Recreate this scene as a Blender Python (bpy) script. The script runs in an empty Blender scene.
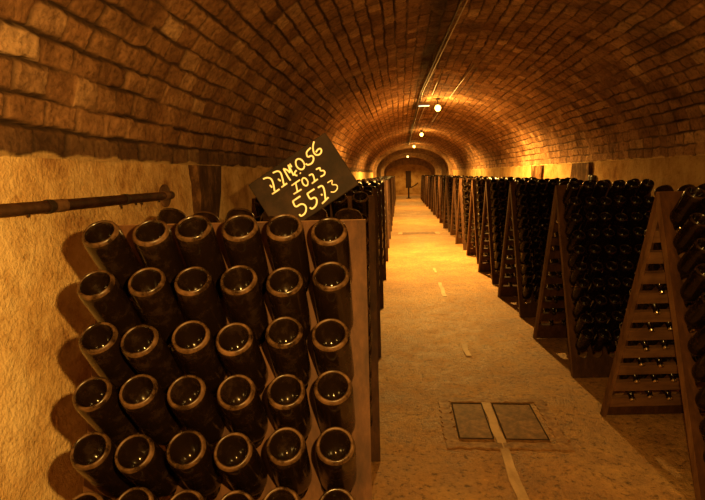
import bpy, bmesh, math, random
import numpy as np
from mathutils import Vector, Matrix

random.seed(7)
C = bpy.context.scene.collection
sc = bpy.context.scene
VIS = {(0, 0, 0): [63, 63, 63, 63, 63, 63, 0, 0, 0, 0],
       (0, 0, 1): [63, 0, 32, 8, 0, 8, 0, 34, 0, 0],
       (0, 1, 0): [57, 33, 32, 32, 32, 32, 32, 32, 32, 32],
       (0, 1, 1): [3, 0, 0, 0, 0, 0, 0, 0, 0, 0],
       (0, 2, 0): [48, 0, 0, 0, 0, 0, 0, 0, 0, 0],
       (0, 2, 1): [3, 0, 0, 0, 0, 0, 0, 0, 0, 0],
       (0, 3, 0): [48, 32, 0, 32, 0, 32, 0, 0, 0, 0],
       (0, 4, 0): [48, 0, 0, 0, 0, 0, 32, 0, 32, 0],
       (0, 5, 0): [32, 0, 0, 0, 0, 0, 0, 0, 0, 0],
       (1, 0, 0): [3, 3, 1, 1, 1, 1, 1, 1, 1, 1],
       (1, 0, 1): [56, 0, 32, 32, 56, 56, 48, 60, 56, 60],
       (1, 1, 0): [63, 63, 63, 63, 31, 31, 15, 15, 7, 7],
       (1, 1, 1): [63, 0, 0, 32, 32, 32, 32, 48, 48, 48],
       (1, 2, 0): [63, 15, 15, 7, 7, 7, 7, 3, 3, 3],
       (1, 2, 1): [31, 0, 0, 0, 32, 32, 32, 32, 32, 32],
       (1, 3, 0): [63, 7, 3, 3, 3, 3, 3, 3, 1, 1],
       (1, 3, 1): [0, 0, 0, 0, 0, 0, 0, 32, 32, 32],
       (1, 4, 0): [3, 3, 3, 1, 1, 1, 1, 1, 1, 0],
       (1, 4, 1): [0, 0, 0, 0, 0, 0, 32, 32, 32, 32],
       (1, 5, 0): [3, 3, 3, 3, 3, 1, 1, 1, 1, 1],
       (1, 5, 1): [0, 0, 0, 0, 0, 0, 0, 0, 32, 32],
       (1, 6, 0): [1, 1, 1, 1, 1, 0, 0, 0, 0, 0],
       (1, 7, 0): [3, 1, 1, 1, 1, 1, 1, 1, 1, 1],
       (1, 8, 0): [1, 1, 0, 1, 0, 0, 0, 0, 0, 0],
       (1, 10, 0): [1, 1, 0, 0, 0, 0, 0, 0, 0, 0]}   #VISDATA  (side, rack, face): which bottles of each row stand out enough to be objects of their own

# ------------------------------------------------------------------ materials
def nodes(name):
    m = bpy.data.materials.new(name); m.use_nodes = True
    nt = m.node_tree; b = nt.nodes['Principled BSDF']
    return m, nt, b

def N(nt, t, **kw):
    n = nt.nodes.new(t)
    for k, v in kw.items():
        if k in n.inputs: n.inputs[k].default_value = v
        else: setattr(n, k, v)
    return n

def ramp(nt, fac, stops):
    r = nt.nodes.new('ShaderNodeValToRGB')
    el = r.color_ramp.elements
    while len(el) < len(stops): el.new(0.5)
    for e, (p, c) in zip(el, stops):
        e.position = p; e.color = (*c, 1)
    nt.links.new(fac, r.inputs[0])
    return r.outputs[0]

def mixc(nt, fac, a, b, mode='MIX'):
    m = nt.nodes.new('ShaderNodeMix'); m.data_type = 'RGBA'; m.blend_type = mode
    def put(sock, v):
        if hasattr(v, 'is_linked'): nt.links.new(v, sock)
        elif isinstance(v, (int, float)): sock.default_value = v
        else: sock.default_value = (*v, 1)
    put(m.inputs[0], fac); put(m.inputs[6], a); put(m.inputs[7], b)
    return m.outputs[2]

def noise(nt, vec, scale, detail=4, rough=.6):
    n = N(nt, 'ShaderNodeTexNoise', Scale=scale, Detail=detail, Roughness=rough)
    if vec is not None: nt.links.new(vec, n.inputs['Vector'])
    return n.outputs['Fac']

def bump(nt, b, h, strength, dist):
    n = N(nt, 'ShaderNodeBump', Strength=strength, Distance=dist)
    nt.links.new(h, n.inputs['Height']); nt.links.new(n.outputs[0], b.inputs['Normal'])

def plain(name, col, rough=.6, metal=0.0, spec=.5):
    m, nt, b = nodes(name)
    b.inputs['Base Color'].default_value = (*col, 1)
    b.inputs['Roughness'].default_value = rough; b.inputs['Metallic'].default_value = metal
    b.inputs['Specular IOR Level'].default_value = spec
    return m

def objco(nt, scale=None):
    t = nt.nodes.new('ShaderNodeTexCoord')
    o = t.outputs['Object']
    if scale:
        mp = nt.nodes.new('ShaderNodeMapping'); mp.inputs['Scale'].default_value = scale
        nt.links.new(o, mp.inputs[0]); o = mp.outputs[0]
    return o

def mat_plaster(name='lime_plaster', tint=(1, 1, 1)):
    m, nt, b = nodes(name)
    o = objco(nt)
    n1 = noise(nt, o, 2.6, 7, .72); n2 = noise(nt, o, 24, 5, .72); n3 = noise(nt, o, 60, 3, .6)
    c = ramp(nt, n1, [(.32, (.36, .19, .075)), (.45, (.70, .48, .22)), (.60, (.92, .72, .40))])
    c2 = ramp(nt, n2, [(.30, (.50, .36, .22)), (.44, (.92, .88, .80)), (.7, (1, 1, 1))])
    c = mixc(nt, .75, c, c2, 'MULTIPLY')
    c = mixc(nt, 1.0, c, tint, 'MULTIPLY')
    nt.links.new(c, b.inputs['Base Color'])
    b.inputs['Roughness'].default_value = .95; b.inputs['Specular IOR Level'].default_value = .1
    h = nt.nodes.new('ShaderNodeMath'); h.operation = 'ADD'
    nt.links.new(n2, h.inputs[0]); nt.links.new(n3, h.inputs[1])
    bump(nt, b, h.outputs[0], .55, .02)
    return m

def mat_brick():
    m, nt, b = nodes('vault_brick')
    o = objco(nt)
    a = N(nt, 'ShaderNodeAttribute', attribute_name='tone'); mo = N(nt, 'ShaderNodeAttribute', attribute_name='mortar_shade')
    so = N(nt, 'ShaderNodeAttribute', attribute_name='soot')
    c = ramp(nt, a.outputs['Fac'], [(0, (.22, .112, .052)), (.3, (.34, .18, .085)), (.75, (.44, .25, .125)), (1, (.70, .47, .27))])
    n2 = noise(nt, o, 34, 6, .75); n1 = noise(nt, o, 3.5, 4, .6)
    c = mixc(nt, .8, c, ramp(nt, n2, [(.32, (.30, .25, .21)), (.50, (1, 1, 1)), (.72, (1.35, 1.3, 1.22))]), 'MULTIPLY')
    c = mixc(nt, .8, c, ramp(nt, n1, [(.34, (.40, .34, .31)), (.56, (1.05, 1.05, 1.05))]), 'MULTIPLY')
    c = mixc(nt, mo.outputs['Fac'], c, (.075, .04, .022))  # joints and cracks: dark mortar plus recess shade put into the colour
    c = mixc(nt, so.outputs['Fac'], c, (.05, .032, .022))
    re_ = N(nt, 'ShaderNodeAttribute', attribute_name='render')
    c = mixc(nt, re_.outputs['Fac'], c, (.66, .46, .22))
    nt.links.new(c, b.inputs['Base Color'])
    b.inputs['Roughness'].default_value = .9; b.inputs['Specular IOR Level'].default_value = .2
    bump(nt, b, n2, .9, .022)
    return m

def mat_floor():
    m, nt, b = nodes('packed_floor')
    o = objco(nt)
    n1 = noise(nt, o, 1.3, 6, .65); n2 = noise(nt, o, 30, 5, .75); n3 = noise(nt, o, 110, 2, .6); n4 = noise(nt, o, 6, 5, .7)
    c = ramp(nt, n1, [(.3, (.35, .18, .068)), (.5, (.50, .285, .11)), (.7, (.63, .40, .17))])
    c = mixc(nt, .7, c, ramp(nt, n4, [(.3, (.50, .43, .37)), (.6, (1.1, 1.1, 1.05))]), 'MULTIPLY')
    c = mixc(nt, .8, c, ramp(nt, n2, [(.36, (.16, .12, .09)), (.46, (.92, .92, .92)), (.62, (1.1, 1.1, 1.1)), (.72, (1.7, 1.7, 1.6))]), 'MULTIPLY')
    nt.links.new(c, b.inputs['Base Color'])
    r = ramp(nt, n4, [(.3, (.45,)*3), (.7, (.8,)*3)])
    nt.links.new(r, b.inputs['Roughness']); b.inputs['Specular IOR Level'].default_value = .35
    h = nt.nodes.new('ShaderNodeMath'); h.operation = 'ADD'
    nt.links.new(n2, h.inputs[0]); nt.links.new(n3, h.inputs[1])
    bump(nt, b, h.outputs[0], .8, .018)
    return m

def mat_wood(name, dark, mid, light, scale=(30, 30, 2.5), spec=.25):
    m, nt, b = nodes(name)
    o = objco(nt, scale); o2 = objco(nt)
    n = noise(nt, o, 1.0, 6, .7); n2 = noise(nt, o2, 5, 5, .65)
    c = ramp(nt, n, [(.28, dark), (.5, mid), (.72, light)])
    c = mixc(nt, .8, c, ramp(nt, n2, [(.3, (.5, .47, .45)), (.6, (1.1, 1.1, 1.1))]), 'MULTIPLY')
    nt.links.new(c, b.inputs['Base Color'])
    b.inputs['Roughness'].default_value = .7; b.inputs['Specular IOR Level'].default_value = spec
    bump(nt, b, n, .35, .006)
    return m

def mat_glass(name, base, dust, lo, hi, rough):
    m, nt, b = nodes(name)
    o = objco(nt)
    oi = nt.nodes.new('ShaderNodeObjectInfo')
    add = nt.nodes.new('ShaderNodeVectorMath'); add.operation = 'ADD'
    nt.links.new(o, add.inputs[0])
    sc_ = nt.nodes.new('ShaderNodeMath'); sc_.operation = 'MULTIPLY'; sc_.inputs[1].default_value = 40
    nt.links.new(oi.outputs['Random'], sc_.inputs[0]); nt.links.new(sc_.outputs[0], add.inputs[1])
    n = noise(nt, add.outputs[0], 26, 5, .7)
    f = ramp(nt, n, [(lo, (0, 0, 0)), (hi, (1, 1, 1))])
    c = mixc(nt, f, base, dust)
    nt.links.new(c, b.inputs['Base Color'])
    r = ramp(nt, n, [(lo, (rough,)*3), (hi, (.75,)*3)])
    nt.links.new(r, b.inputs['Roughness'])
    b.inputs['Specular IOR Level'].default_value = .38
    return m

def mat_emit(name, col, strength):
    m, nt, b = nodes(name)
    b.inputs['Base Color'].default_value = (*col, 1)
    b.inputs['Emission Color'].default_value = (*col, 1)
    b.inputs['Emission Strength'].default_value = strength
    return m

PLASTER = mat_plaster(); DIMMED = mat_plaster('dimmed_plaster', (.62, .56, .48)); BRICK = mat_brick(); FLOOR = mat_floor()  # dimmed plaster: weaker light put into the tint for right and end walls
WOOD = mat_wood('dark_rack_wood', (.028, .0105, .0035), (.058, .023, .008), (.098, .042, .015))
EDGE = mat_wood('worn_rack_edge', (.085, .041, .018), (.15, .075, .033), (.22, .118, .053))
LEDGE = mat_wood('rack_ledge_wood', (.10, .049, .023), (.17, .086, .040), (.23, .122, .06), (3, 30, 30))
GLASS = mat_glass('dark_bottle_glass', (.006, .003, .0015), (.024, .012, .0055), .50, .90, .15)
RING = mat_glass('dusty_base_ring', (.010, .005, .0025), (.125, .066, .029), .40, .74, .22)
FOIL = plain('crown_cap_steel', (.75, .68, .55), .22, 1.0)
STONE = mat_wood('dark_pier_stone', (.035, .017, .008), (.09, .046, .021), (.34, .19, .085), (9, 9, 5), .03)
IRON = mat_wood('rusty_pipe_iron', (.085, .045, .024), (.16, .085, .042), (.24, .13, .065), (20, 20, 20))
BLACKIRON = plain('black_iron', (.03, .018, .011), .6, .2)
SLATE = mat_wood('slate_board', (.007, .0032, .0016), (.014, .0064, .0032), (.034, .017, .008), (9, 9, 9))
CHALK = plain('yellow_chalk', (1.0, .97, .80), .9, 0, .1)
CEMENT = mat_wood('pale_cement', (.48, .32, .17), (.62, .44, .25), (.70, .52, .31), (14, 5, 14))
COVERM = mat_wood('drain_plate', (.09, .045, .02), (.22, .118, .05), (.38, .22, .10), (22, 22, 22))
KERBM = mat_wood('drain_kerb', (.12, .06, .026), (.34, .19, .08), (.58, .38, .18), (26, 26, 26))
CABLEM = plain('pale_cable_sheath', (.40, .32, .23), .4)
CABLED = plain('dark_cable_sheath', (.05, .032, .022), .6)
BULB = mat_emit('lamp_glow', (1.0, .58, .12), 2.6)
COOL = mat_emit('emergency_glow', (.60, .90, .82), .35)
DARKP = plain('dark_painted_wood', (.03, .017, .010), .8, 0, .05)

# ------------------------------------------------------------------ mesh helpers
class MB:
    def __init__(s): s.v = []; s.f = []; s.m = []
    def add(s, vs, fs, mi=0):
        b = len(s.v); s.v += [tuple(p) for p in vs]; s.f += [tuple(b + i for i in f) for f in fs]; s.m += [mi] * len(fs)
    def hexa(s, p, mi=0):
        s.add(p, [(3, 2, 1, 0), (4, 5, 6, 7), (0, 1, 5, 4), (1, 2, 6, 5), (2, 3, 7, 6), (3, 0, 4, 7)], mi)
    def box(s, lo, hi, mi=0):
        (x0, y0, z0), (x1, y1, z1) = lo, hi
        s.hexa([(x0, y0, z0), (x1, y0, z0), (x1, y1, z0), (x0, y1, z0), (x0, y0, z1), (x1, y0, z1), (x1, y1, z1), (x0, y1, z1)], mi)
    def tube(s, pts, r, n=10, mi=0, caps=True):
        pts = [Vector(p) for p in pts]; rings = []
        up = Vector((0, 0, 1))
        for i, p in enumerate(pts):
            d = (pts[min(i + 1, len(pts) - 1)] - pts[max(i - 1, 0)]).normalized()
            a = d.cross(up)
            if a.length < 1e-3: a = d.cross(Vector((1, 0, 0)))
            a.normalize(); bb = a.cross(d)
            rr = r[i] if isinstance(r, (list, tuple)) else r
            rings.append([p + a * (rr * math.cos(2 * math.pi * k / n)) + bb * (rr * math.sin(2 * math.pi * k / n)) for k in range(n)])
        vs = [q for rg in rings for q in rg]; fs = []
        for i in range(len(pts) - 1):
            for k in range(n):
                fs.append((i * n + k, i * n + (k + 1) % n, (i + 1) * n + (k + 1) % n, (i + 1) * n + k))
        if caps:
            fs.append(tuple(range(n))[::-1]); fs.append(tuple((len(pts) - 1) * n + k for k in range(n)))
        s.add(vs, fs, mi)
    def lathe(s, prof, n, M=None, mi=None):
        """prof: (r, z[, material]) around +Z"""
        M = M or Matrix()
        b = len(s.v); idx = []
        for p in prof:
            r, z = p[0], p[1]
            if r < 1e-6: idx.append([len(s.v)]); s.v.append(tuple(M @ Vector((0, 0, z))))
            else:
                idx.append(list(range(len(s.v), len(s.v) + n)))
                s.v += [tuple(M @ Vector((r * math.cos(2 * math.pi * k / n), r * math.sin(2 * math.pi * k / n), z))) for k in range(n)]
        for i in range(len(prof) - 1):
            a, c = idx[i], idx[i + 1]; mm = prof[i][2] if len(prof[i]) > 2 else (mi or 0)
            for k in range(n):
                k2 = (k + 1) % n
                if len(a) == 1 and len(c) == 1: continue
                if len(a) == 1: s.f.append((a[0], c[k2], c[k]))
                elif len(c) == 1: s.f.append((a[k], a[k2], c[0]))
                else: s.f.append((a[k], a[k2], c[k2], c[k]))
                s.m.append(mm)
    def mesh(s, name, mats, smooth=False):
        me = bpy.data.meshes.new(name); me.from_pydata(s.v, [], s.f)
        for m in mats: me.materials.append(m)
        me.polygons.foreach_set('material_index', s.m)
        if smooth: me.polygons.foreach_set('use_smooth', [True] * len(s.f))
        me.update()
        bm = bmesh.new(); bm.from_mesh(me); bmesh.ops.recalc_face_normals(bm, faces=bm.faces); bm.to_mesh(me); bm.free()
        return me

def link(name, me, parent=None, loc=None, M=None):
    o = bpy.data.objects.new(name, me); C.objects.link(o)
    if parent: o.parent = parent
    if M is not None: o.matrix_local = M if parent else M
    if loc is not None: o.location = loc
    return o

def build(name, mb, mats, parent=None, smooth=False, loc=None, bevel=0):
    o = link(name, mb.mesh(name, mats if isinstance(mats, list) else [mats], smooth), parent, loc)
    if bevel:
        md = o.modifiers.new('Bevel', 'BEVEL'); md.width = bevel; md.segments = 2; md.limit_method = 'ANGLE'
    return o

def tag(o, label, cat, group=None):
    o['label'] = label; o['category'] = cat
    if group: o['group'] = group
    return o

def empty(name, loc, label, cat, group=None):
    o = bpy.data.objects.new(name, None); C.objects.link(o); o.location = loc
    o.empty_display_size = .1
    return tag(o, label, cat, group)

def struct(o):
    o['kind'] = 'structure'; return o

# ------------------------------------------------------------------ camera (pixel frame 705x500)
F = 520.0; CAMZ = 1.45
fw = Vector(((400 - 352.5) / F, (174 - 250) / F, 1.0)).normalized()      # corridor axis seen in camera space (x right, y down)
hz = Vector((1, -.026, 0))
dn = fw.cross(hz).normalized()
if dn.y < 0: dn = -dn
rt = dn.cross(fw)
# columns rt, fw, -dn = world X, Y, Z in camera space
R = Matrix((rt, fw, -dn)).transposed()
right = Vector(R[0]); down = Vector(R[1]); fwd = Vector(R[2])
cam = bpy.data.cameras.new('camera'); co = bpy.data.objects.new('camera', cam); C.objects.link(co)
co.matrix_world = Matrix.Translation((0, 0, CAMZ)) @ Matrix((right, -down, -fwd)).transposed().to_4x4()
cam.sensor_width = 36; cam.sensor_fit = 'HORIZONTAL'; cam.lens = F * 36 / 705; cam.clip_start = .02; cam.clip_end = 100
sc.camera = co

# ------------------------------------------------------------------ shell
XL, XR, ZS, RISE = -1.2, 2.3, 1.53, 1.2
XC, HALF = (XL + XR) / 2, (XR - XL) / 2
Y0, Y1 = -5.0, 38.5

def hash2(ix, iy, seed):
    h = (ix.astype(np.int64) * 374761393 + iy.astype(np.int64) * 668265263 + seed * 1442695041) & 0x7fffffff
    h = ((h ^ (h >> 13)) * 1274126177) & 0x7fffffff
    h = h ^ (h >> 16)
    return (h & 0xffff) / 65535.0

def vnoise(x, y, seed):
    ix = np.floor(x); iy = np.floor(y); fx = x - ix; fy = y - iy
    fx = fx * fx * (3 - 2 * fx); fy = fy * fy * (3 - 2 * fy)
    a = hash2(ix, iy, seed); b = hash2(ix + 1, iy, seed); c = hash2(ix, iy + 1, seed); d = hash2(ix + 1, iy + 1, seed)
    return (a * (1 - fx) + b * fx) * (1 - fy) + (c * (1 - fx) + d * fx) * fy

def fbm(x, y, seed, o=4):
    s = 0; a = .5
    for i in range(o):
        s = s + a * vnoise(x * 2 ** i, y * 2 ** i, seed + i); a *= .5
    return s

def grid_mesh(name, P, mat, attrs=None):
    nu, nv, _ = P.shape
    me = bpy.data.meshes.new(name)
    i = np.arange(nu * nv).reshape(nu, nv)
    q = np.stack([i[:-1, :-1], i[1:, :-1], i[1:, 1:], i[:-1, 1:]], -1).reshape(-1, 4)
    me.vertices.add(nu * nv); me.vertices.foreach_set('co', P.reshape(-1).astype(np.float32))
    me.loops.add(q.size); me.loops.foreach_set('vertex_index', q.reshape(-1).astype(np.int32))
    me.polygons.add(len(q)); me.polygons.foreach_set('loop_start', np.arange(0, q.size, 4, dtype=np.int32))
    me.polygons.foreach_set('use_smooth', np.ones(len(q), dtype=bool))
    for k, a in (attrs or {}).items():
        at = me.attributes.new(k, 'FLOAT', 'POINT'); at.data.foreach_set('value', a.reshape(-1).astype(np.float32))
    me.materials.append(mat); me.update(); me.validate()
    return me

def sstep(a, b, x):
    t = np.clip((x - a) / (b - a), 0, 1); return t * t * (3 - 2 * t)

# vault: courses of brick follow the length of the gallery
th = np.linspace(math.pi, 0, 4001)
ex, ez = XC + HALF * np.cos(th), ZS + RISE * np.sin(th)
arc = np.concatenate([[0], np.cumsum(np.hypot(np.diff(ex), np.diff(ez)))])
LARC = arc[-1]; NC = 48; CH = LARC / NC
ys = np.concatenate([np.arange(Y0, -.2, .06), np.arange(-.2, .4, .03), np.arange(.4, 4.5, .0075), np.arange(4.5, 7, .014), np.arange(7, 12, .025), np.arange(12, Y1 + .05, .06)])
us = np.linspace(0, LARC, 780)
U, Yg = np.meshgrid(us, ys, indexing='ij')
wob = (fbm(U * 3, Yg * 3, 11) - .5) * .05
Uw = np.clip(U + wob * .5 + (fbm(U * 16, Yg * 13, 13) - .5) * .022, 0, LARC - 1e-4)
Yw = Yg + (fbm(U * 4 + 9, Yg * 4, 21) - .5) * .06
ci = np.floor(Uw / CH)
blen = .140 + .05 * hash2(ci, ci * 0, 31)
bx = Yw / blen + hash2(ci, ci * 0, 37) * 7
bi = np.floor(bx)
du = np.minimum(Uw - ci * CH, (ci + 1) * CH - Uw); dy_ = np.minimum(bx - bi, bi + 1 - bx) * blen
rb = hash2(ci, bi, 41)
worn = sstep(.35, .62, fbm(U * 1.4, Yg * .9, 51))            # where render smears over the joints
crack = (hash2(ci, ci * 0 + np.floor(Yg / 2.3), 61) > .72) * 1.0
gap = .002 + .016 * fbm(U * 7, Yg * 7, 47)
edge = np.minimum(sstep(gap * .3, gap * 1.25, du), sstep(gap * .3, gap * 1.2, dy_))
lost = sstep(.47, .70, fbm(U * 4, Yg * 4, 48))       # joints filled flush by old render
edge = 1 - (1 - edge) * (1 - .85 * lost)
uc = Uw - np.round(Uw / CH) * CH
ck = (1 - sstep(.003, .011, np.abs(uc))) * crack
h = edge * (.006 + .013 * rb) * (1 - .6 * worn) +   .017 * (fbm(U * 18, Yg * 18, 71) - .5) + .006 * (vnoise(U * 70, Yg * 70, 73) - .5) + .035 * (fbm(U * 2.2, Yg * 2.2, 81) - .5) - .024 * ck * (1 - lost)
fade = np.minimum(sstep(0, .02, U), sstep(0, .02, LARC - U))
h = h * fade + .012
tU = np.interp(U, arc, th)
nx, nz = np.cos(tU) / HALF, np.sin(tU) / RISE
nl = np.hypot(nx, nz)
P = np.stack([XC + HALF * np.cos(tU) - h * nx / nl, Yg, ZS + RISE * np.sin(tU) - h * nz / nl], -1)
tone = np.clip(rb * .75 + .25 * fbm(U * 5, Yg * 5, 91) - .0 + .25 * (hash2(ci, bi, 43) > .975), 0, 1)
# the lowest course on each side is stained dark; soot lies in a streak beside the cables
stain = (1 - sstep(CH * .7, CH * 1.25, U + .03 * (fbm(U * 9, Yg * 9, 95) - .5))) * .55
xs = XC + HALF * np.cos(tU)
soot = np.exp(-((xs - .33 - .05 * (fbm(Yg * .6, Yg * 0, 97) - .5)) / .10) ** 2) * .8 * sstep(.25, .5, fbm(U * 2, Yg * .7, 99) + .15)
soot = np.clip(np.maximum(stain, soot) + .35 * sstep(.5, .75, fbm(U * .9, Yg * .5, 101)), 0, 1)
struct(link('ceiling', grid_mesh('ceiling', P, BRICK, {'tone': tone, 'mortar_shade': np.clip((1 - edge) * .9 + .8 * ck * (1 - .5 * lost), 0, 1), 'render': 1 - sstep(.012, .022, U + .045 * (fbm(Yg * 9, U * 9, 96) - .35)) * sstep(.012, .022, LARC - U + .045 * (fbm(Yg * 9, U * 0, 98) - .35)), 'soot': soot})))

def side_wall(name, x, sgn, seed, mat):
    yy = np.concatenate([np.arange(Y0, -.2, .08), np.arange(-.2, 6, .02), np.arange(6, 14, .04), np.arange(14, Y1 + .1, .12)])
    zz = np.linspace(0, ZS + .018, 90)
    Z, Y = np.meshgrid(zz, yy, indexing='ij')
    hh = .022 * (fbm(Z * 3, Y * 3, seed) - .5) + .012 * (fbm(Z * 14, Y * 14, seed + 5) - .5)
    top = ZS + .012 * (fbm(Y * 7, Y * 0, seed + 7) - .5)
    Z2 = np.where(Z > ZS + .01, np.maximum(top, ZS) + .003, Z)
    Pw = np.stack([x + sgn * (hh + .012), Y, Z2], -1)
    return struct(link(name, grid_mesh(name, Pw, mat)))
side_wall('wall_left', XL, 1, 201, PLASTER); side_wall('wall_right', XR, -1, 301, DIMMED)

yy = np.concatenate([np.arange(Y0, 1, .1), np.arange(1, 8, .03), np.arange(8, Y1 + .2, .12)]); xx = np.linspace(XL - .05, XR + .05, 120)
X, Y = np.meshgrid(xx, yy, indexing='ij')
Zf = .008 * (fbm(X * 2.5, Y * 2.5, 401) - .5) + .004 * (fbm(X * 14, Y * 14, 405) - .5) - .004
struct(link('floor', grid_mesh('floor', np.stack([X, Y, Zf], -1), FLOOR)))

def arch_pts(hw, rise, n=40, zs=ZS):
    return [(XC + hw * math.cos(math.pi - math.pi * i / n), zs + rise * math.sin(math.pi * i / n)) for i in range(n + 1)]

def end_wall(name, y, t):
    mb = MB(); pts = [(XL, 0)] + arch_pts(HALF, RISE) + [(XR, 0)]; n = len(pts)
    mb.add([(x, y, z) for x, z in pts] + [(x, y + t, z) for x, z in pts],
           [tuple(range(n)), tuple(range(2 * n - 1, n - 1, -1))] + [(i, (i + 1) % n, n + (i + 1) % n, n + i) for i in range(n)])
    return struct(build(name, mb, DIMMED))
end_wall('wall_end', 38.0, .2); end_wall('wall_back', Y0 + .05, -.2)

def rib(name, y, length, hw, rise, mat, zs=ZS):
    """a masonry arch standing proud of the vault, springing from piers on the floor"""
    inner = [(XC - hw, 0)] + arch_pts(hw, rise, 40, zs) + [(XC + hw, 0)]
    outer = [(XL, 0)] + arch_pts(HALF, RISE, 40) + [(XR, 0)]
    n = len(inner); mb = MB()
    vs = [(x, y, z) for x, z in inner] + [(x, y, z) for x, z in outer] + [(x, y + length, z) for x, z in inner] + [(x, y + length, z) for x, z in outer]
    fs = []
    for i in range(n - 1):
        fs += [(i, i + 1, n + i + 1, n + i), (2 * n + i, 3 * n + i, 3 * n + i + 1, 2 * n + i + 1), (i, 2 * n + i, 2 * n + i + 1, i + 1), (n + i, n + i + 1, 3 * n + i + 1, 3 * n + i)]
    mb.add(vs, fs)
    return struct(build(name, mb, mat))
RIBM = mat_wood('rib_stone', (.22, .13, .07), (.38, .25, .14), (.52, .36, .21), (9, 9, 9))
rib('trim_1', 23.2, .7, 1.62, 1.04, RIBM); rib('trim_2', 26.2, .7, 1.52, .95, RIBM); rib('trim_3', 30.2, .8, 1.48, .86, RIBM)
rib('trim_4', 33.5, .6, 1.42, .62, RIBM, 1.42)

# stone piers let into the walls
def pier(name, x, sgn, y0, y1, y2, y3, z0=0.0):
    """wider at the spring (y0..y1) than lower down (y2..y3)"""
    mb = MB(); t = .045; rng = random.Random(name); rows = 9
    for side in (0,):
        vs = []; fs = []
        for r in range(rows + 1):
            f = r / rows; z = z0 + (ZS - z0) * f
            a = y2 + (y0 - y2) * max(0, (f - .72) / .28); b = y3 + (y1 - y3) * max(0, (f - .72) / .28)
            a += rng.uniform(-.015, .015); b += rng.uniform(-.015, .015); d = t + rng.uniform(-.012, .012)
            vs += [(x, a, z), (x + sgn * d, a + .02, z), (x + sgn * d, b - .02, z), (x, b, z)]
        for r in range(rows):
            for k in range(3): fs.append((4 * r + k, 4 * r + k + 1, 4 * r + k + 5, 4 * r + k + 4))
            fs.append((4 * r + 3, 4 * r, 4 * r + 4, 4 * r + 7))
        fs += [(0, 3, 2, 1), (4 * rows, 4 * rows + 1, 4 * rows + 2, 4 * rows + 3)]
        mb.add(vs, fs)
    return struct(build(name, mb, STONE))
pier('trim_5', XL, 1, 2.88, 3.32, 2.93, 3.26); pier('trim_6', XR, -1, 6.5, 7.15, 6.55, 7.35); pier('trim_7', XR, -1, 8.6, 9.4, 8.7, 9.2)
pier('trim_8', XL, 1, 7.2, 7.7, 7.25, 7.65)

# pale repair strip down the aisle
def strip(name, pts, w):
    mb = MB(); vs = []; fs = []; rng = random.Random(name)
    for x, y in pts:
        a = w / 2 * rng.uniform(.8, 1.15); dx = rng.uniform(-.006, .006)
        vs += [(x - a + dx, y, -.004), (x - a + dx, y, .0015), (x + a + dx, y, .0015), (x + a + dx, y, -.004)]
    for i in range(len(pts) - 1):
        for k in range(3): fs.append((4 * i + k, 4 * i + k + 1, 4 * i + k + 5, 4 * i + k + 4))
    n = 4 * (len(pts) - 1); fs += [(0, 3, 2, 1), (n, n + 1, n + 2, n + 3)]
    mb.add(vs, fs); return struct(build(name, mb, CEMENT))
def run(y0, y1, x=.525, st=.12):
    n = max(2, int((y1 - y0) / st)); return [(x, y0 + (y1 - y0) * i / n) for i in range(n + 1)]
strip('trim_9', run(1.2, 3.22), .05)
strip('trim_10', run(4.05, 4.35), .05); strip('trim_11', run(6.1, 6.9, .51), .05); strip('trim_12', run(7.6, 8.0, .505), .04)

# drain in the aisle: kerb and two plates
def quad_slab(mb, x0, y0, x1, y1, z0, z1): mb.box((x0, y0, z0), (x1, y1, z1))
def floor_frame(name, xa, xb, ya, yb, w, label):
    e = empty(name, ((xa + xb) / 2, (ya + yb) / 2, 0), label, 'drain frame')
    cx, cy = (xa + xb) / 2, (ya + yb) / 2
    for lo, hi in (((xa, ya), (xb, ya + w)), ((xa, yb - w), (xb, yb)), ((xa, ya + w), (xa + w, yb - w)), ((xb - w, ya + w), (xb, yb - w))):
        # broken cement bar: ragged along both edges
        rj = random.Random(str(lo)); alongx = hi[0] - lo[0] > hi[1] - lo[1]; n = 22; vs = []; fs = []
        for i in range(n + 1):
            f = i / n; j0, j1 = rj.uniform(-.010, .010), rj.uniform(-.012, .012); zt = rj.uniform(.0005, .0035)
            if alongx: x = lo[0] + (hi[0] - lo[0]) * f - cx; q = [(x, lo[1] + j0 - cy), (x, hi[1] + j1 - cy)]
            else: y = lo[1] + (hi[1] - lo[1]) * f - cy; q = [(lo[0] + j0 - cx, y), (hi[0] + j1 - cx, y)]
            vs += [(*q[0], -.006), (*q[0], zt), (*q[1], zt), (*q[1], -.006)]
        for i in range(n):
            for k in range(4): fs.append((4 * i + k, 4 * i + (k + 1) % 4, 4 * i + 4 + (k + 1) % 4, 4 * i + 4 + k))
        fs += [(0, 3, 2, 1), (4 * n, 4 * n + 1, 4 * n + 2, 4 * n + 3)]
        mb = MB(); mb.add(vs, fs); build('kerb_bar', mb, KERBM, e)
    return e
def plate(x0, x1, y0, y1, label):
    e = empty('drain_cover', ((x0 + x1) / 2, (y0 + y1) / 2, 0), label, 'drain cover')
    a, b = (x1 - x0) / 2, (y1 - y0) / 2
    mb = MB(); mb.box((-a, -b, -.003), (a, b, .0035)); build('plate', mb, COVERM, e, bevel=.001)
    mb = MB(); r = .007
    for lo, hi in (((-a, -b), (a, -b + r)), ((-a, b - r), (a, b)), ((-a, -b + r), (-a + r, b - r)), ((a - r, -b + r), (a, b - r))):
        mb.box((lo[0], lo[1], .003), (hi[0], hi[1], .006))
    build('rim', mb, DARKP, e)
floor_frame('floor_drain', .23, .89, 2.63, 3.26, .062, 'worn cement kerb framing the two drain plates in the aisle floor')
plate(.305, .495, 2.72, 3.17, 'dark drain plate on the wall side of the pale floor strip')
plate(.555, .79, 2.72, 3.17, 'dark drain plate between the pale strip and the open-sided rack')
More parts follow.
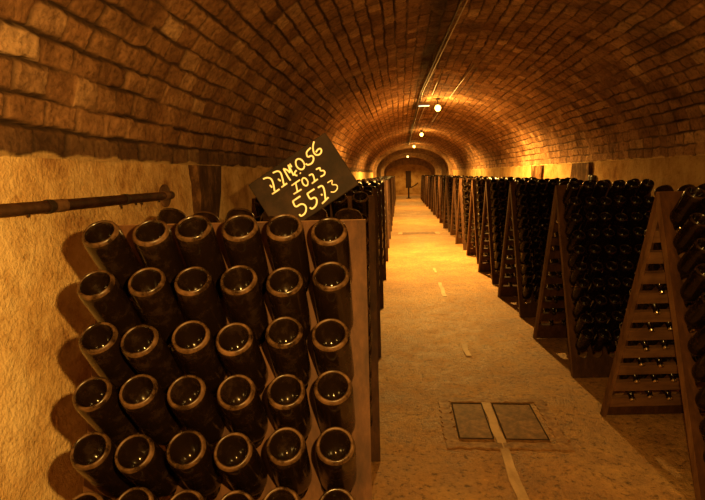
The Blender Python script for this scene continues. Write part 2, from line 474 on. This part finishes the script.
e = empty('drain_grate', (.44, 12.8, 0), 'narrow dark drain grate across the aisle far down the floor', 'drain grate')
mb = MB(); mb.box((-.42, -.2, -.003), (.42, .2, .004)); build('grate_plate', mb, COVERM, e)
for s in (-1, 1):
    mb = MB(); mb.box((s * .45 - .05, -.2, -.003), (s * .45 + .05, .2, .007)); build('pale_end_block', mb, CEMENT, e)

# ------------------------------------------------------------------ bottle
BP = [(0, .056, 0), (.006, .055, 0), (.015, .048, 0), (.022, .037, 0), (.0285, .022, 0), (.0322, .0115, 0), (.0346, .0060, 0), (.0366, .0026, 1), (.0382, .0008, 1), (.0398, .0001, 1), (.0412, .0004, 1), (.0428, .0018, 1),
      (.0446, .0046, 1), (.0461, .0095, 0), (.0474, .017, 0), (.0482, .028, 0), (.0484, .07, 0), (.0484, .172, 0), (.0472, .186, 0), (.0432, .200, 0), (.0365, .214, 0), (.0285, .228, 0),
      (.0215, .242, 0), (.0178, .256, 0), (.0160, .272, 0), (.0185, .274, 0), (.0185, .282, 0), (.0155, .284, 0), (.0145, .292, 0), (0, .293, 0)]
CAPP = [(0, .2945), (.0140, .2945), (.0160, .292), (.0164, .2845), (.0172, .2835)]
BP = [(p[0] * .90, p[1], p[2]) for p in BP]
BPL = [BP[i] for i in (0, 2, 4, 6, 9, 12, 14, 16, 17, 19, 21, 23, 24, 27, 29)]
mb = MB(); mb.lathe(BP, 40); ME_BOTTLE = mb.mesh('bottle', [GLASS, RING], True)
mb = MB(); mb.lathe(CAPP, 20); ME_CAP = mb.mesh('crown_cap', [FOIL], True)

CLEAN = mat_glass('cleaner_base_ring', (.010, .005, .0025), (.055, .029, .013), .42, .85, .2)
ME_CLEAN = ME_BOTTLE.copy(); ME_CLEAN.materials[1] = CLEAN

# ------------------------------------------------------------------ riddling rack
TA = math.radians(18.5); SN, CS = math.sin(TA), math.cos(TA)
RH, RW, RG = 1.335, .69, .012
PX, PS, S0 = .1050, .118, .160      # column pitch, row pitch, first hole
NR, NCOL = 10, 6
def pp(x, s, d):       # point on the front panel: x across, s down the slope, d inwards
    return (x, -RG - s * SN + d * CS, RH - s * CS - d * SN)
def s_end(d): return (RH - d * SN) / CS
def s_start(d): return max(0, (d * CS - RG + .001) / SN)
def plank(mb, x0, x1, d0, d1, sa=None, sb=None):
    q = []
    for d in (d0, d1):
        a = s_start(d) if sa is None else sa; b = s_end(d) if sb is None else sb
        q.append((a, b))
    mb.hexa([pp(x0, q[0][1], d0), pp(x1, q[0][1], d0), pp(x1, q[1][1], d1), pp(x0, q[1][1], d1),
             pp(x0, q[0][0], d0), pp(x1, q[0][0], d0), pp(x1, q[1][0], d1), pp(x0, q[1][0], d1)])
ST = .02; BT = .02
def panel_mesh():
    mb = MB(); xe = RW / 2
    xsb = [-xe] + [(-2.5 + k + .5) * PX for k in range(-1, 6)] + [xe]
    xsb = [-xe] + [(k - 3) * PX for k in range(7)] + [xe]
    ssb = [None] + [S0 + (r - .5) * PS for r in range(NR + 1)] + [None]
    NH = 16
    def S(i, d):
        if i == 0: return s_start(d)
        if i == len(ssb) - 1: return s_end(d)
        return ssb[i]
    for i in range(len(ssb) - 1):
        for j in range(len(xsb) - 1):
            hole = 1 <= i <= NR and 1 <= j <= NCOL
            x0, x1 = xsb[j], xsb[j + 1]
            if not hole:
                for d in (0, BT):
                    mb.add([pp(x0, S(i, d), d), pp(x1, S(i, d), d), pp(x1, S(i + 1, d), d), pp(x0, S(i + 1, d), d)], [(0, 1, 2, 3) if d else (3, 2, 1, 0)])
            else:
                cx, cs_ = (x0 + x1) / 2, S0 + (i - 1) * PS
                sq, ci_ = [], []
                for k in range(NH):
                    a = 2 * math.pi * k / NH; cc, ss = math.cos(a), math.sin(a)
                    g = max(abs(cc), abs(ss)); sq.append((cx + cc / g * PX / 2, cs_ + ss / g * PS / 2)); ci_.append((cx + .040 * cc, cs_ + .050 * ss))
                vs = [pp(x, s, 0) for x, s in sq + ci_] + [pp(x, s, BT) for x, s in sq + ci_]
                fs = []
                for k in range(NH):
                    k2 = (k + 1) % NH
                    fs += [(k, k2, NH + k2, NH + k), (2 * NH + k2, 2 * NH + k, 3 * NH + k, 3 * NH + k2), (NH + k, NH + k2, 3 * NH + k2, 3 * NH + k)]
                mb.add(vs, fs)
    for x in (-xe, xe):
        mb.add([pp(x, s_start(0), 0), pp(x, s_end(0), 0), pp(x, s_end(BT), BT), pp(x, s_start(BT), BT)], [(0, 1, 2, 3)], 1)
    for g in (s_start, s_end):
        mb.add([pp(-xe, g(0), 0), pp(xe, g(0), 0), pp(xe, g(BT), BT), pp(-xe, g(BT), BT)], [(0, 1, 2, 3)], 1)
    return mb
def finish(mb, name, mat):
    me = mb.mesh(name, [mat, EDGE]); bm = bmesh.new(); bm.from_mesh(me)
    bmesh.ops.remove_doubles(bm, verts=bm.verts, dist=1e-5); bmesh.ops.recalc_face_normals(bm, faces=bm.faces)
    bm.to_mesh(me); bm.free(); return me
ME_PANEL = finish(panel_mesh(), 'panel', WOOD)
ME_STILE = []
for s in (-1, 1):
    mb = MB(); x = s * (RW / 2 - ST / 2); plank(mb, x - ST / 2, x + ST / 2, BT, .038); ME_STILE.append(mb.mesh('stile', [EDGE]))
ME_LEDGE = []
for r in range(NR):
    mb = MB(); sm = S0 + (r + .5) * PS
    plank(mb, -RW / 2 + ST, RW / 2 - ST, BT, .045, sm - .034, sm + .030); ME_LEDGE.append(mb.mesh('ledge', [LEDGE]))
ME_LEDGE_SHADED = []  # further racks: shadow of the interior put in as darker wood
for me in ME_LEDGE:
    m2 = me.copy(); m2.materials[0] = WOOD; ME_LEDGE_SHADED.append(m2)
ROT = Matrix.Rotation(math.pi, 4, 'Z')

ORD = ['first', 'second', 'third', 'fourth', 'fifth', 'sixth', 'seventh', 'eighth', 'ninth', 'tenth', 'eleventh', 'twelfth', 'thirteenth', 'fourteenth', 'fifteenth',
       'sixteenth', 'seventeenth', 'eighteenth', 'nineteenth', 'twentieth']
SL, SR = -.09 - RW / 2, 1.16 + RW / 2
L0R = math.radians(4.0)
RACKS = []       # (side, index, x, y, rotation)
rng = random.Random(3)
for i in range(19):
    y = [1.35, 2.93][i] if i < 2 else 2.93 + 1.545 * (i - 1) + rng.uniform(-.03, .03)
    if i == 0:
        # turned a little; its top corner by the aisle stays where the aisle edge runs
        RACKS.append(('L', 0, -.09 - RW / 2 * math.cos(L0R) - RG * math.sin(L0R), 1.338 - RW / 2 * math.sin(L0R) + RG * math.cos(L0R), L0R)); continue
    off = [0, -.052, -.10, -.125, -.14, -.15][min(i, 5)] - .002 * i + (rng.uniform(-.012, .012) if i > 1 else 0)
    RACKS.append(('L', i, SL + off, y - .02, .06 + (0 if i < 2 else rng.uniform(-.012, .012))))
for i in range(18):
    y = [2.60, 4.07, 5.63, 7.2][i] if i < 4 else 7.2 + 1.545 * (i - 3) + rng.uniform(-.03, .03)
    ex_, rz = [(1.215, .095), (1.167, .058), (1.15, .066), (1.15, .06)][i] if i < 4 else (1.155 + rng.uniform(-.02, .03), .055 + rng.uniform(-.012, .012))
    RACKS.append(('R', i, ex_ + RW / 2 * math.cos(rz), y + RW / 2 * math.sin(rz), rz))

def rack_label(side, i):
    if side == 'L':
        if i == 0: return 'dark wooden bottle rack holding the slate sign, beside the lit plaster wall'
        return f'A-frame bottle rack, {ORD[i - 1]} behind the one with the slate sign, along the left wall'
    if i == 0: return 'A-frame bottle rack with open side showing slatted ledges and bottle necks'
    return f'A-frame bottle rack, {ORD[i - 1]} behind the open-sided slatted rack, along the right wall'
def rack_short(side, i):
    if side == 'L': return 'the rack holding the slate' if i == 0 else f'{ORD[i - 1]} rack behind the slate'
    return 'the open slatted rack' if i == 0 else f'{ORD[i - 1]} rack past the slatted rack'

AX = math.radians(50)
def bottle_matrix(M, face, r, c, rnd, short):
    """base-to-neck axis goes down and into the panel; rack-local, face 0 front / 1 back"""
    s = (S0 - .018 if short else S0) + r * PS
    x = (c - 2.5) * PX + (-.010 if short else .004)
    if face: x += -.034
    hole = Vector(pp(x, s, BT / 2))
    a = AX + rnd.uniform(-.035, .035); az = rnd.uniform(-.05, .05)
    d = Vector((math.sin(az) * math.cos(a), math.cos(az) * math.cos(a), -math.sin(a)))
    L = (.188 if short else .207) + rnd.uniform(-.007, .007)
    base = hole - d * L
    z = d; xx_ = Vector((1, 0, 0)); yy_ = z.cross(xx_).normalized(); xx_ = yy_.cross(z)
    T = Matrix((xx_, yy_, z)).transposed().to_4x4(); T.translation = base
    T = T @ Matrix.Rotation(rnd.uniform(0, 6.28), 4, 'Z')
    if short: T = T @ Matrix.Diagonal((1, 1, .87, 1))
    if face: T = ROT @ T
    return M @ T

stuffM = []
BOTTLES = []
for side, i, x, y, rz in RACKS:
    e = empty('riddling_rack', (x, y, 0), rack_label(side, i), 'bottle rack', 'riddling racks along the left wall' if side == 'L' else 'riddling racks along the right wall')
    e.rotation_euler.z = rz
    M = Matrix.Translation((x, y, 0)) @ Matrix.Rotation(rz, 4, 'Z')
    for face in (0, 1):
        p = link('panel', ME_PANEL, e)
        if face: p.rotation_euler.z = math.pi
        for me in ME_STILE: link('stile', me, p)
        if side == 'R' and i < 4 and face == 1:
            for me in (ME_LEDGE if i == 0 else ME_LEDGE_SHADED): link('ledge', me, p)
        # columns in the panel's own frame; count them from the aisle
        for r in range(NR):
            for c in range(NCOL):
                rnd = random.Random((side, i, face, r, c).__repr__())
                T = bottle_matrix(M, face, r, c, rnd, side == 'R')
                aisle_right = (side == 'L') != bool(face)
                col = (NCOL - 1 - c) if aisle_right else c
                k = (0 if side == 'L' else 1, i, face)
                if VIS is None or (k in VIS and (VIS[k][r] >> c) & 1): BOTTLES.append((T, side, i, face, r, c, col))
                else: stuffM.append(T)
for T, side, i, face, r, c, col in BOTTLES:
    o = bpy.data.objects.new('bottle', ME_BOTTLE if side == 'L' else ME_CLEAN); C.objects.link(o); o.matrix_world = T
    where = 'front' if face == 0 else 'back'
    tag(o, f'bottle in {ORD[r]} row down, {ORD[col]} from aisle, {where} of {rack_short(side, i)}', 'bottle', f'bottles on the {where} of {rack_short(side, i)}')
    if side == 'R' and i == 0 and face == 1:
        k = bpy.data.objects.new('crown_cap', ME_CAP); C.objects.link(k); k.parent = o; k['label'] = 'shiny steel crown cap'
if stuffM:
    n = 12; mb = MB(); mb.lathe(BPL, n)
    V = np.array(mb.v); V = np.c_[V, np.ones(len(V))]
    Q = [f for f in mb.f]; mi = np.array(mb.m)
    lens = np.array([len(f) for f in Q]); flat = np.concatenate([np.array(f) for f in Q])
    Ts = np.array([[list(rw) for rw in T] for T in stuffM])
    VV = np.einsum('tij,vj->tvi', Ts, V)[:, :, :3].reshape(-1, 3)
    k = len(stuffM); nv = len(V)
    LI = (flat[None, :] + (np.arange(k) * nv)[:, None]).reshape(-1)
    ls = np.tile(lens, k); starts = np.concatenate([[0], np.cumsum(ls)[:-1]])
    me = bpy.data.meshes.new('racked_bottles')
    me.vertices.add(len(VV)); me.vertices.foreach_set('co', VV.reshape(-1).astype(np.float32))
    me.loops.add(len(LI)); me.loops.foreach_set('vertex_index', LI.astype(np.int32))
    me.polygons.add(len(ls)); me.polygons.foreach_set('loop_start', starts.astype(np.int32))
    me.polygons.foreach_set('material_index', np.tile(mi, k).astype(np.int32)); me.polygons.foreach_set('use_smooth', np.ones(len(ls), dtype=bool))
    me.materials.append(GLASS); me.materials.append(CLEAN); me.update(); me.validate()
    o = link('racked_bottles', me); o['kind'] = 'stuff'; o['label'] = 'mass of dark bottles racked further down both sides of the aisle'; o['category'] = 'bottles'

# ------------------------------------------------------------------ slate sign
def cam_ray(u, v):
    q = Vector(((u - 352.5) / F, (v - 250) / F, 1.0)); return right * q.x + down * q.y + fwd * q.z
def on_plane(u, v, p0, n):
    d = cam_ray(u, v); o = Vector((0, 0, CAMZ)); t = (p0 - o).dot(n) / d.dot(n); return o + d * t
SP, SNRM = Vector((-.27, 1.475, 1.43)), Vector((-.03, -1, .14)).normalized()
def sg(u, v, lift=0): return on_plane(u, v, SP, SNRM) + SNRM * lift
A, B, D = sg(325, 132), sg(364, 180), sg(248, 185)
ux = (A - D).normalized(); wy = (B - A); uy = (wy - ux * wy.dot(ux)).normalized()
Wd, Ht = (A - D).length, (B - A).length
e = empty('slate_sign', SP, 'dark tilted slate board with yellow chalk numbers resting on the front rack', 'sign')
mb = MB(); t = .011
corn = [D, D + ux * Wd, D + ux * Wd + uy * Ht, D + uy * Ht]
mb.hexa([c - SNRM * t - SP for c in corn] + [c - SP for c in corn])
build('board', mb, SLATE, e, bevel=.002)
def z5(x, y): return (245 + x / 5.267, 130 + y / 5.263)
def z7(x, y): return (295 + x / 5.56, 130 + y / 5.56)
def ell(cx, cy, rx, ry, rot, f=z5, n=16, a0=0, a1=6.2832):
    r = math.radians(rot); out = []
    for i in range(n + 1):
        a = a0 + (a1 - a0) * i / n; x, y = rx * math.cos(a), ry * math.sin(a)
        out.append(f(cx + x * math.cos(r) - y * math.sin(r), cy + x * math.sin(r) + y * math.cos(r)))
    return out
def st(*p, f=z5): return [f(*q) for q in p]
LINES = [
    [st((96, 258), (118, 249), (140, 257), (150, 285), (156, 322)), st((143, 338), (182, 311)), st((131, 290), (143, 303)),
     st((147, 226), (170, 215), (188, 222), (197, 252), (205, 288)), st((192, 302), (222, 280)), st((174, 258), (188, 269)),
     st((240, 266), (222, 240), (203, 204)), st((203, 204), (224, 210), (242, 232), (228, 184)), st((228, 184), (248, 222), (256, 240)), st((236, 178), (246, 196)),
     st((272, 212), (262, 222), (262, 238), (276, 240)), st((290, 226), (294, 229)), ell(290, 180, 21, 30, -28),
     st((88, 98), (61, 124), (70, 154), (92, 140), (106, 155), (98, 184), (72, 196), (60, 188), f=z7),
     st((106, 64), (98, 96), (106, 134), (128, 142), (148, 126), (146, 104), (130, 104), (116, 124), f=z7)],
    [st((245, 293), (290, 262)), st((267, 278), (276, 322)), st((256, 338), (298, 312)), ell(316, 273, 14, 22, -25),
     st((337, 240), (354, 230), (362, 244), (368, 272)), st((352, 282), (384, 258)),
     st((374, 208), (398, 196), (394, 216), (418, 212), (422, 234), (398, 246))],
    [st((292, 348), (250, 376)), st((252, 376), (266, 410), (296, 386), (322, 398), (322, 434), (296, 456), (286, 444)),
     st((366, 310), (326, 336)), st((328, 336), (344, 368), (366, 352), (380, 366), (376, 398), (352, 418), (342, 408)),
     st((384, 304), (406, 290), (418, 312), (424, 366)), st((406, 388), (440, 354)), st((401, 338), (408, 344)),
     st((434, 278), (464, 260), (454, 290), (482, 286), (490, 306), (472, 328), (452, 326))],
]
def smooth(pts):
    for _ in range(2):
        q = [pts[0]]
        for a, b in zip(pts, pts[1:]):
            q += [(a[0] * .75 + b[0] * .25, a[1] * .75 + b[1] * .25), (a[0] * .25 + b[0] * .75, a[1] * .25 + b[1] * .75)]
        pts = q + [pts[-1]]
    return pts
for li, strokes in enumerate(LINES):
    mb = MB()
    for si, s in enumerate(strokes):
        s = smooth(s) if len(s) > 2 and len(s) < 12 else s
        w = (.0026, .0024, .0027)[li]
        if li == 2 and si == len(strokes) - 1: w = .0017
        mb.tube([sg(u, v, .0004) - SP for u, v in s], w, 8)
    o = build('lettering', mb, CHALK, e, True)

# ------------------------------------------------------------------ handrail pipe on the plaster wall
px_ = XL + .06
e = empty('wall_pipe', (px_, 2.5, 1.375), 'rusty iron pipe rail running along the lit plaster wall', 'pipe')
def lathe_y(mb, prof, n=20):   # profile (r, y)
    mb.lathe([(r, y) for r, y in prof], n, Matrix.Rotation(-math.pi / 2, 4, 'X'))
mb = MB(); lathe_y(mb, [(0, -5.0), (.0195, -5.0), (.0195, .02), (0, .02)]); build('pipe', mb, IRON, e, True)
def coupling(y, l, r, mat):
    mb = MB(); lathe_y(mb, [(.0190, y - l), (r + .003, y - l), (r + .003, y + l), (.0190, y + l)], 20); build('coupling', mb, mat, e)
coupling(-.90, .012, .0195, BLACKIRON); coupling(-.85, .03, .0182, IRON); coupling(-.42, .013, .0195, BLACKIRON); coupling(-.05, .02, .0185, IRON)
mb = MB(); mb.tube([(0, .0, 0), (-.02, .04, 0), (-.058, .05, 0)], .014, 12); build('elbow', mb, IRON, e, True)
mb = MB(); mb.lathe([(0, 0), (.056, 0), (.058, .003), (.058, .010), (.052, .014), (0, .014)], 28, Matrix.Translation((-.052, .05, -.004)) @ Matrix.Rotation(math.pi / 2, 4, 'Y'))
build('flange', mb, IRON, e, True)
# a few rust drips hang under the pipe
for y, l in ((-.46, .022), (-.34, .013), (-.29, .016), (-1.0, .012), (-.12, .012)):
    mb = MB(); mb.tube([(0, y, -.015), (.002, y + .004, -.016 - l * .6), (0, y + .006, -.016 - l)], [.005, .004, .0015], 6); build('rust_drip', mb, BLACKIRON, e, True)

# ------------------------------------------------------------------ lamps, cables on the vault
def ceil_z(x): return ZS + RISE * math.sqrt(max(0, 1 - ((x - XC) / HALF) ** 2))
WARM = (1.0, .50, .092)
LAMPS = [(.655, 9.2), (.645, 15.7), (.60, 22.4), (.43, 28.9), (.50, 36.0)]
PW = [112, 74, 56, 34, 14]
near = ['with the glowing bulb beside the pale emergency light', 'next down the vault behind the one by the emergency light', 'third along the vault, before the first stone arch', 'fourth along the vault, between the stone arches', 'last along the vault, near the end wall']
for (x, y), pw, lb in zip(LAMPS, PW, near):
    zc = ceil_z(x) - .012; zb = CAMZ + (1.095 if y < 12 else 1.13)
    if y > 27: zb = 2.37 if y < 33 else 2.14
    e = empty('ceiling_lamp', (x, y, zc), f'small warm ceiling lamp {lb}', 'lamp', 'lamps down the middle of the vault')
    mb = MB(); mb.lathe([(0, .02), (.045, .02), (.045, -.02), (.03, -.035), (0, -.035)], 18); build('ceiling_base', mb, CABLED, e)
    hb = zb - zc
    mb = MB(); mb.tube([(0, 0, -.03), (0, 0, hb + .04)], .010, 8); build('stem', mb, CABLED, e)
    mb = MB(); r = .052; mb.lathe([(r * math.sin(math.pi * k / 12), hb + r * math.cos(math.pi * k / 12)) for k in range(13)], 20); b_ = build('bulb', mb, BULB, e, True)
    b_.visible_shadow = True
    l = bpy.data.lights.new('lamp_light', 'POINT'); l.energy = pw * (.17 if y < 12 else .12); l.color = WARM; l.shadow_soft_size = .06
    lo = bpy.data.objects.new('lamp_light', l); C.objects.link(lo); lo.location = (x, y, zb - .13)
    l = bpy.data.lights.new('lamp_spot', 'SPOT'); l.energy = pw * 3.5; l.color = WARM; l.shadow_soft_size = .06; l.spot_size = math.radians(166); l.spot_blend = .45
    lo = bpy.data.objects.new('lamp_spot', l); C.objects.link(lo); lo.location = (x, y, zb - .13)

def hang(pts):
    out = []
    for (x0, y0, d0), (x1, y1, d1) in zip(pts, pts[1:]):
        n = max(2, int((y1 - y0) / .7))
        for k in range(n):
            t = k / n; x = x0 + (x1 - x0) * t; out.append((x, y0 + (y1 - y0) * t, ceil_z(x) - (d0 + (d1 - d0) * t)))
    x, y, d = pts[-1]; out.append((x, y, ceil_z(x) - d)); return out
def cable(pts, r, mat, label):
    mb = MB(); mb.tube(hang(pts), r, 8); return tag(build('cable', mb, mat, None, True), label, 'cable')
cable([(.64, -1, .045), (.50, 4.1, .045), (.36, 8.2, .05), (.35, 9.2, .12), (.36, 15.3, .05), (.36, 16.2, .12), (.40, 24, .06), (.42, 33, .06)], .006, CABLEM, 'pale electric cable running the length of the vault beside the soot streak')
cable([(.60, -1, .045), (.46, 4.1, .045), (.33, 8.2, .045), (.33, 15.3, .05), (.38, 24, .06)], .009, CABLED, 'thick dark cable beside the pale one along the vault')
def conduit(a, b, label):
    mb = MB(); mb.tube(hang([(*a, .05), (*b, .05)]), .007, 8); tag(build('conduit', mb, CABLEM, None, True), label, 'conduit')
conduit((.86, 6.3), (.82, 8.9), 'thin pale conduit leading to the first glowing bulb')
conduit((.80, 10.3), (.78, 12.9), 'thin pale conduit on the vault past the first glowing bulb')
conduit((.52, 6.5), (.52, 8.6), 'short pale conduit on the vault just before the emergency light')
conduit((.48, 9.8), (.46, 12.6), 'short pale conduit on the vault just behind the emergency light')

e = empty('emergency_light', (.41, 9.0, 2.585), 'small pale blue emergency light hanging by the cable beside the bulb', 'emergency light')
mb = MB(); mb.box((-.095, -.03, -.018), (.095, .03, .03)); build('housing', mb, CABLEM, e, bevel=.005)
mb = MB(); mb.box((-.088, -.034, -.026), (.088, .026, -.016)); build('lens', mb, COOL, e, bevel=.003)
mb = MB(); mb.tube([(-.07, 0, .03), (-.07, 0, ceil_z(.34) - 2.585 - .02)], .005, 6); build('hanger', mb, CABLED, e)
e = empty('ceiling_hook', (.92, 9.0, ceil_z(.92)), 'small pale hook on the vault to the right of the first bulb', 'hook')
mb = MB(); mb.tube([(0, 0, .02), (0, 0, -.05), (.01, 0, -.075), (.025, 0, -.07)], .007, 8); build('shank', mb, CABLEM, e, True)
mb = MB(); mb.lathe([(0, .0), (.018, .0), (.018, -.022), (0, -.022)], 12); build('base_plate', mb, CABLEM, e)

# two boxes standing in for dark bottle ends at the far plaster wall
e = empty('bottle_end_boxes', (XR - .03, 6.45, 1.33), 'two dark bottle ends shown as boxes on the right plaster wall', 'bottle ends')
mb = MB(); mb.box((-.035, -.075, -.05), (.02, -.005, .05)); build('socket', mb, BLACKIRON, e, bevel=.02)
mb = MB(); mb.box((-.035, .005, -.05), (.02, .075, .055)); build('socket', mb, BLACKIRON, e, bevel=.02)

# dark upright thing, not identified, built as a stand at the aisle's end
e = empty('dark_stand', (.50, 31.2, 0), 'dark upright stand alone at the far end of the aisle', 'stand')
mb = MB(); mb.box((-.17, -.02, .62), (.15, .02, 1.62)); build('board', mb, DARKP, e, bevel=.01)
mb = MB(); mb.tube([(0, .0, .02), (0, .0, .66)], .05, 12); build('post', mb, DARKP, e)
mb = MB(); mb.lathe([(0, 0), (.16, 0), (.16, .02), (.05, .05), (0, .05)], 20); build('foot', mb, DARKP, e)
mb = MB(); mb.tube([(.1, 0, .62), (.4, .0, .78), (.55, 0, .9)], .03, 8); build('arm', mb, DARKP, e)

# ------------------------------------------------------------------ light near the visitor and ambient
def point(name, loc, energy, size, col=WARM):
    l = bpy.data.lights.new(name, 'POINT'); l.energy = energy; l.color = col; l.shadow_soft_size = size
    o = bpy.data.objects.new(name, l); C.objects.link(o); o.location = loc
point('hand_lamp', (.065, .105, 1.50), 46, .010, (1.0, .52, .105))
point('lamp_light', (.6, -3.4, 2.45), 16, .06)
w = bpy.data.worlds.new('World'); sc.world = w; w.use_nodes = True
w.node_tree.nodes['Background'].inputs[0].default_value = (0, 0, 0, 1); w.node_tree.nodes['Background'].inputs[1].default_value = 0

sc.view_settings.view_transform = 'Standard'; sc.view_settings.look = 'None'; sc.view_settings.gamma = 1.0
sc.view_settings.use_curve_mapping = False; sc.view_settings.exposure = 1.68
sc.cycles.max_bounces = 8; sc.cycles.diffuse_bounces = 5; sc.cycles.use_denoising = True
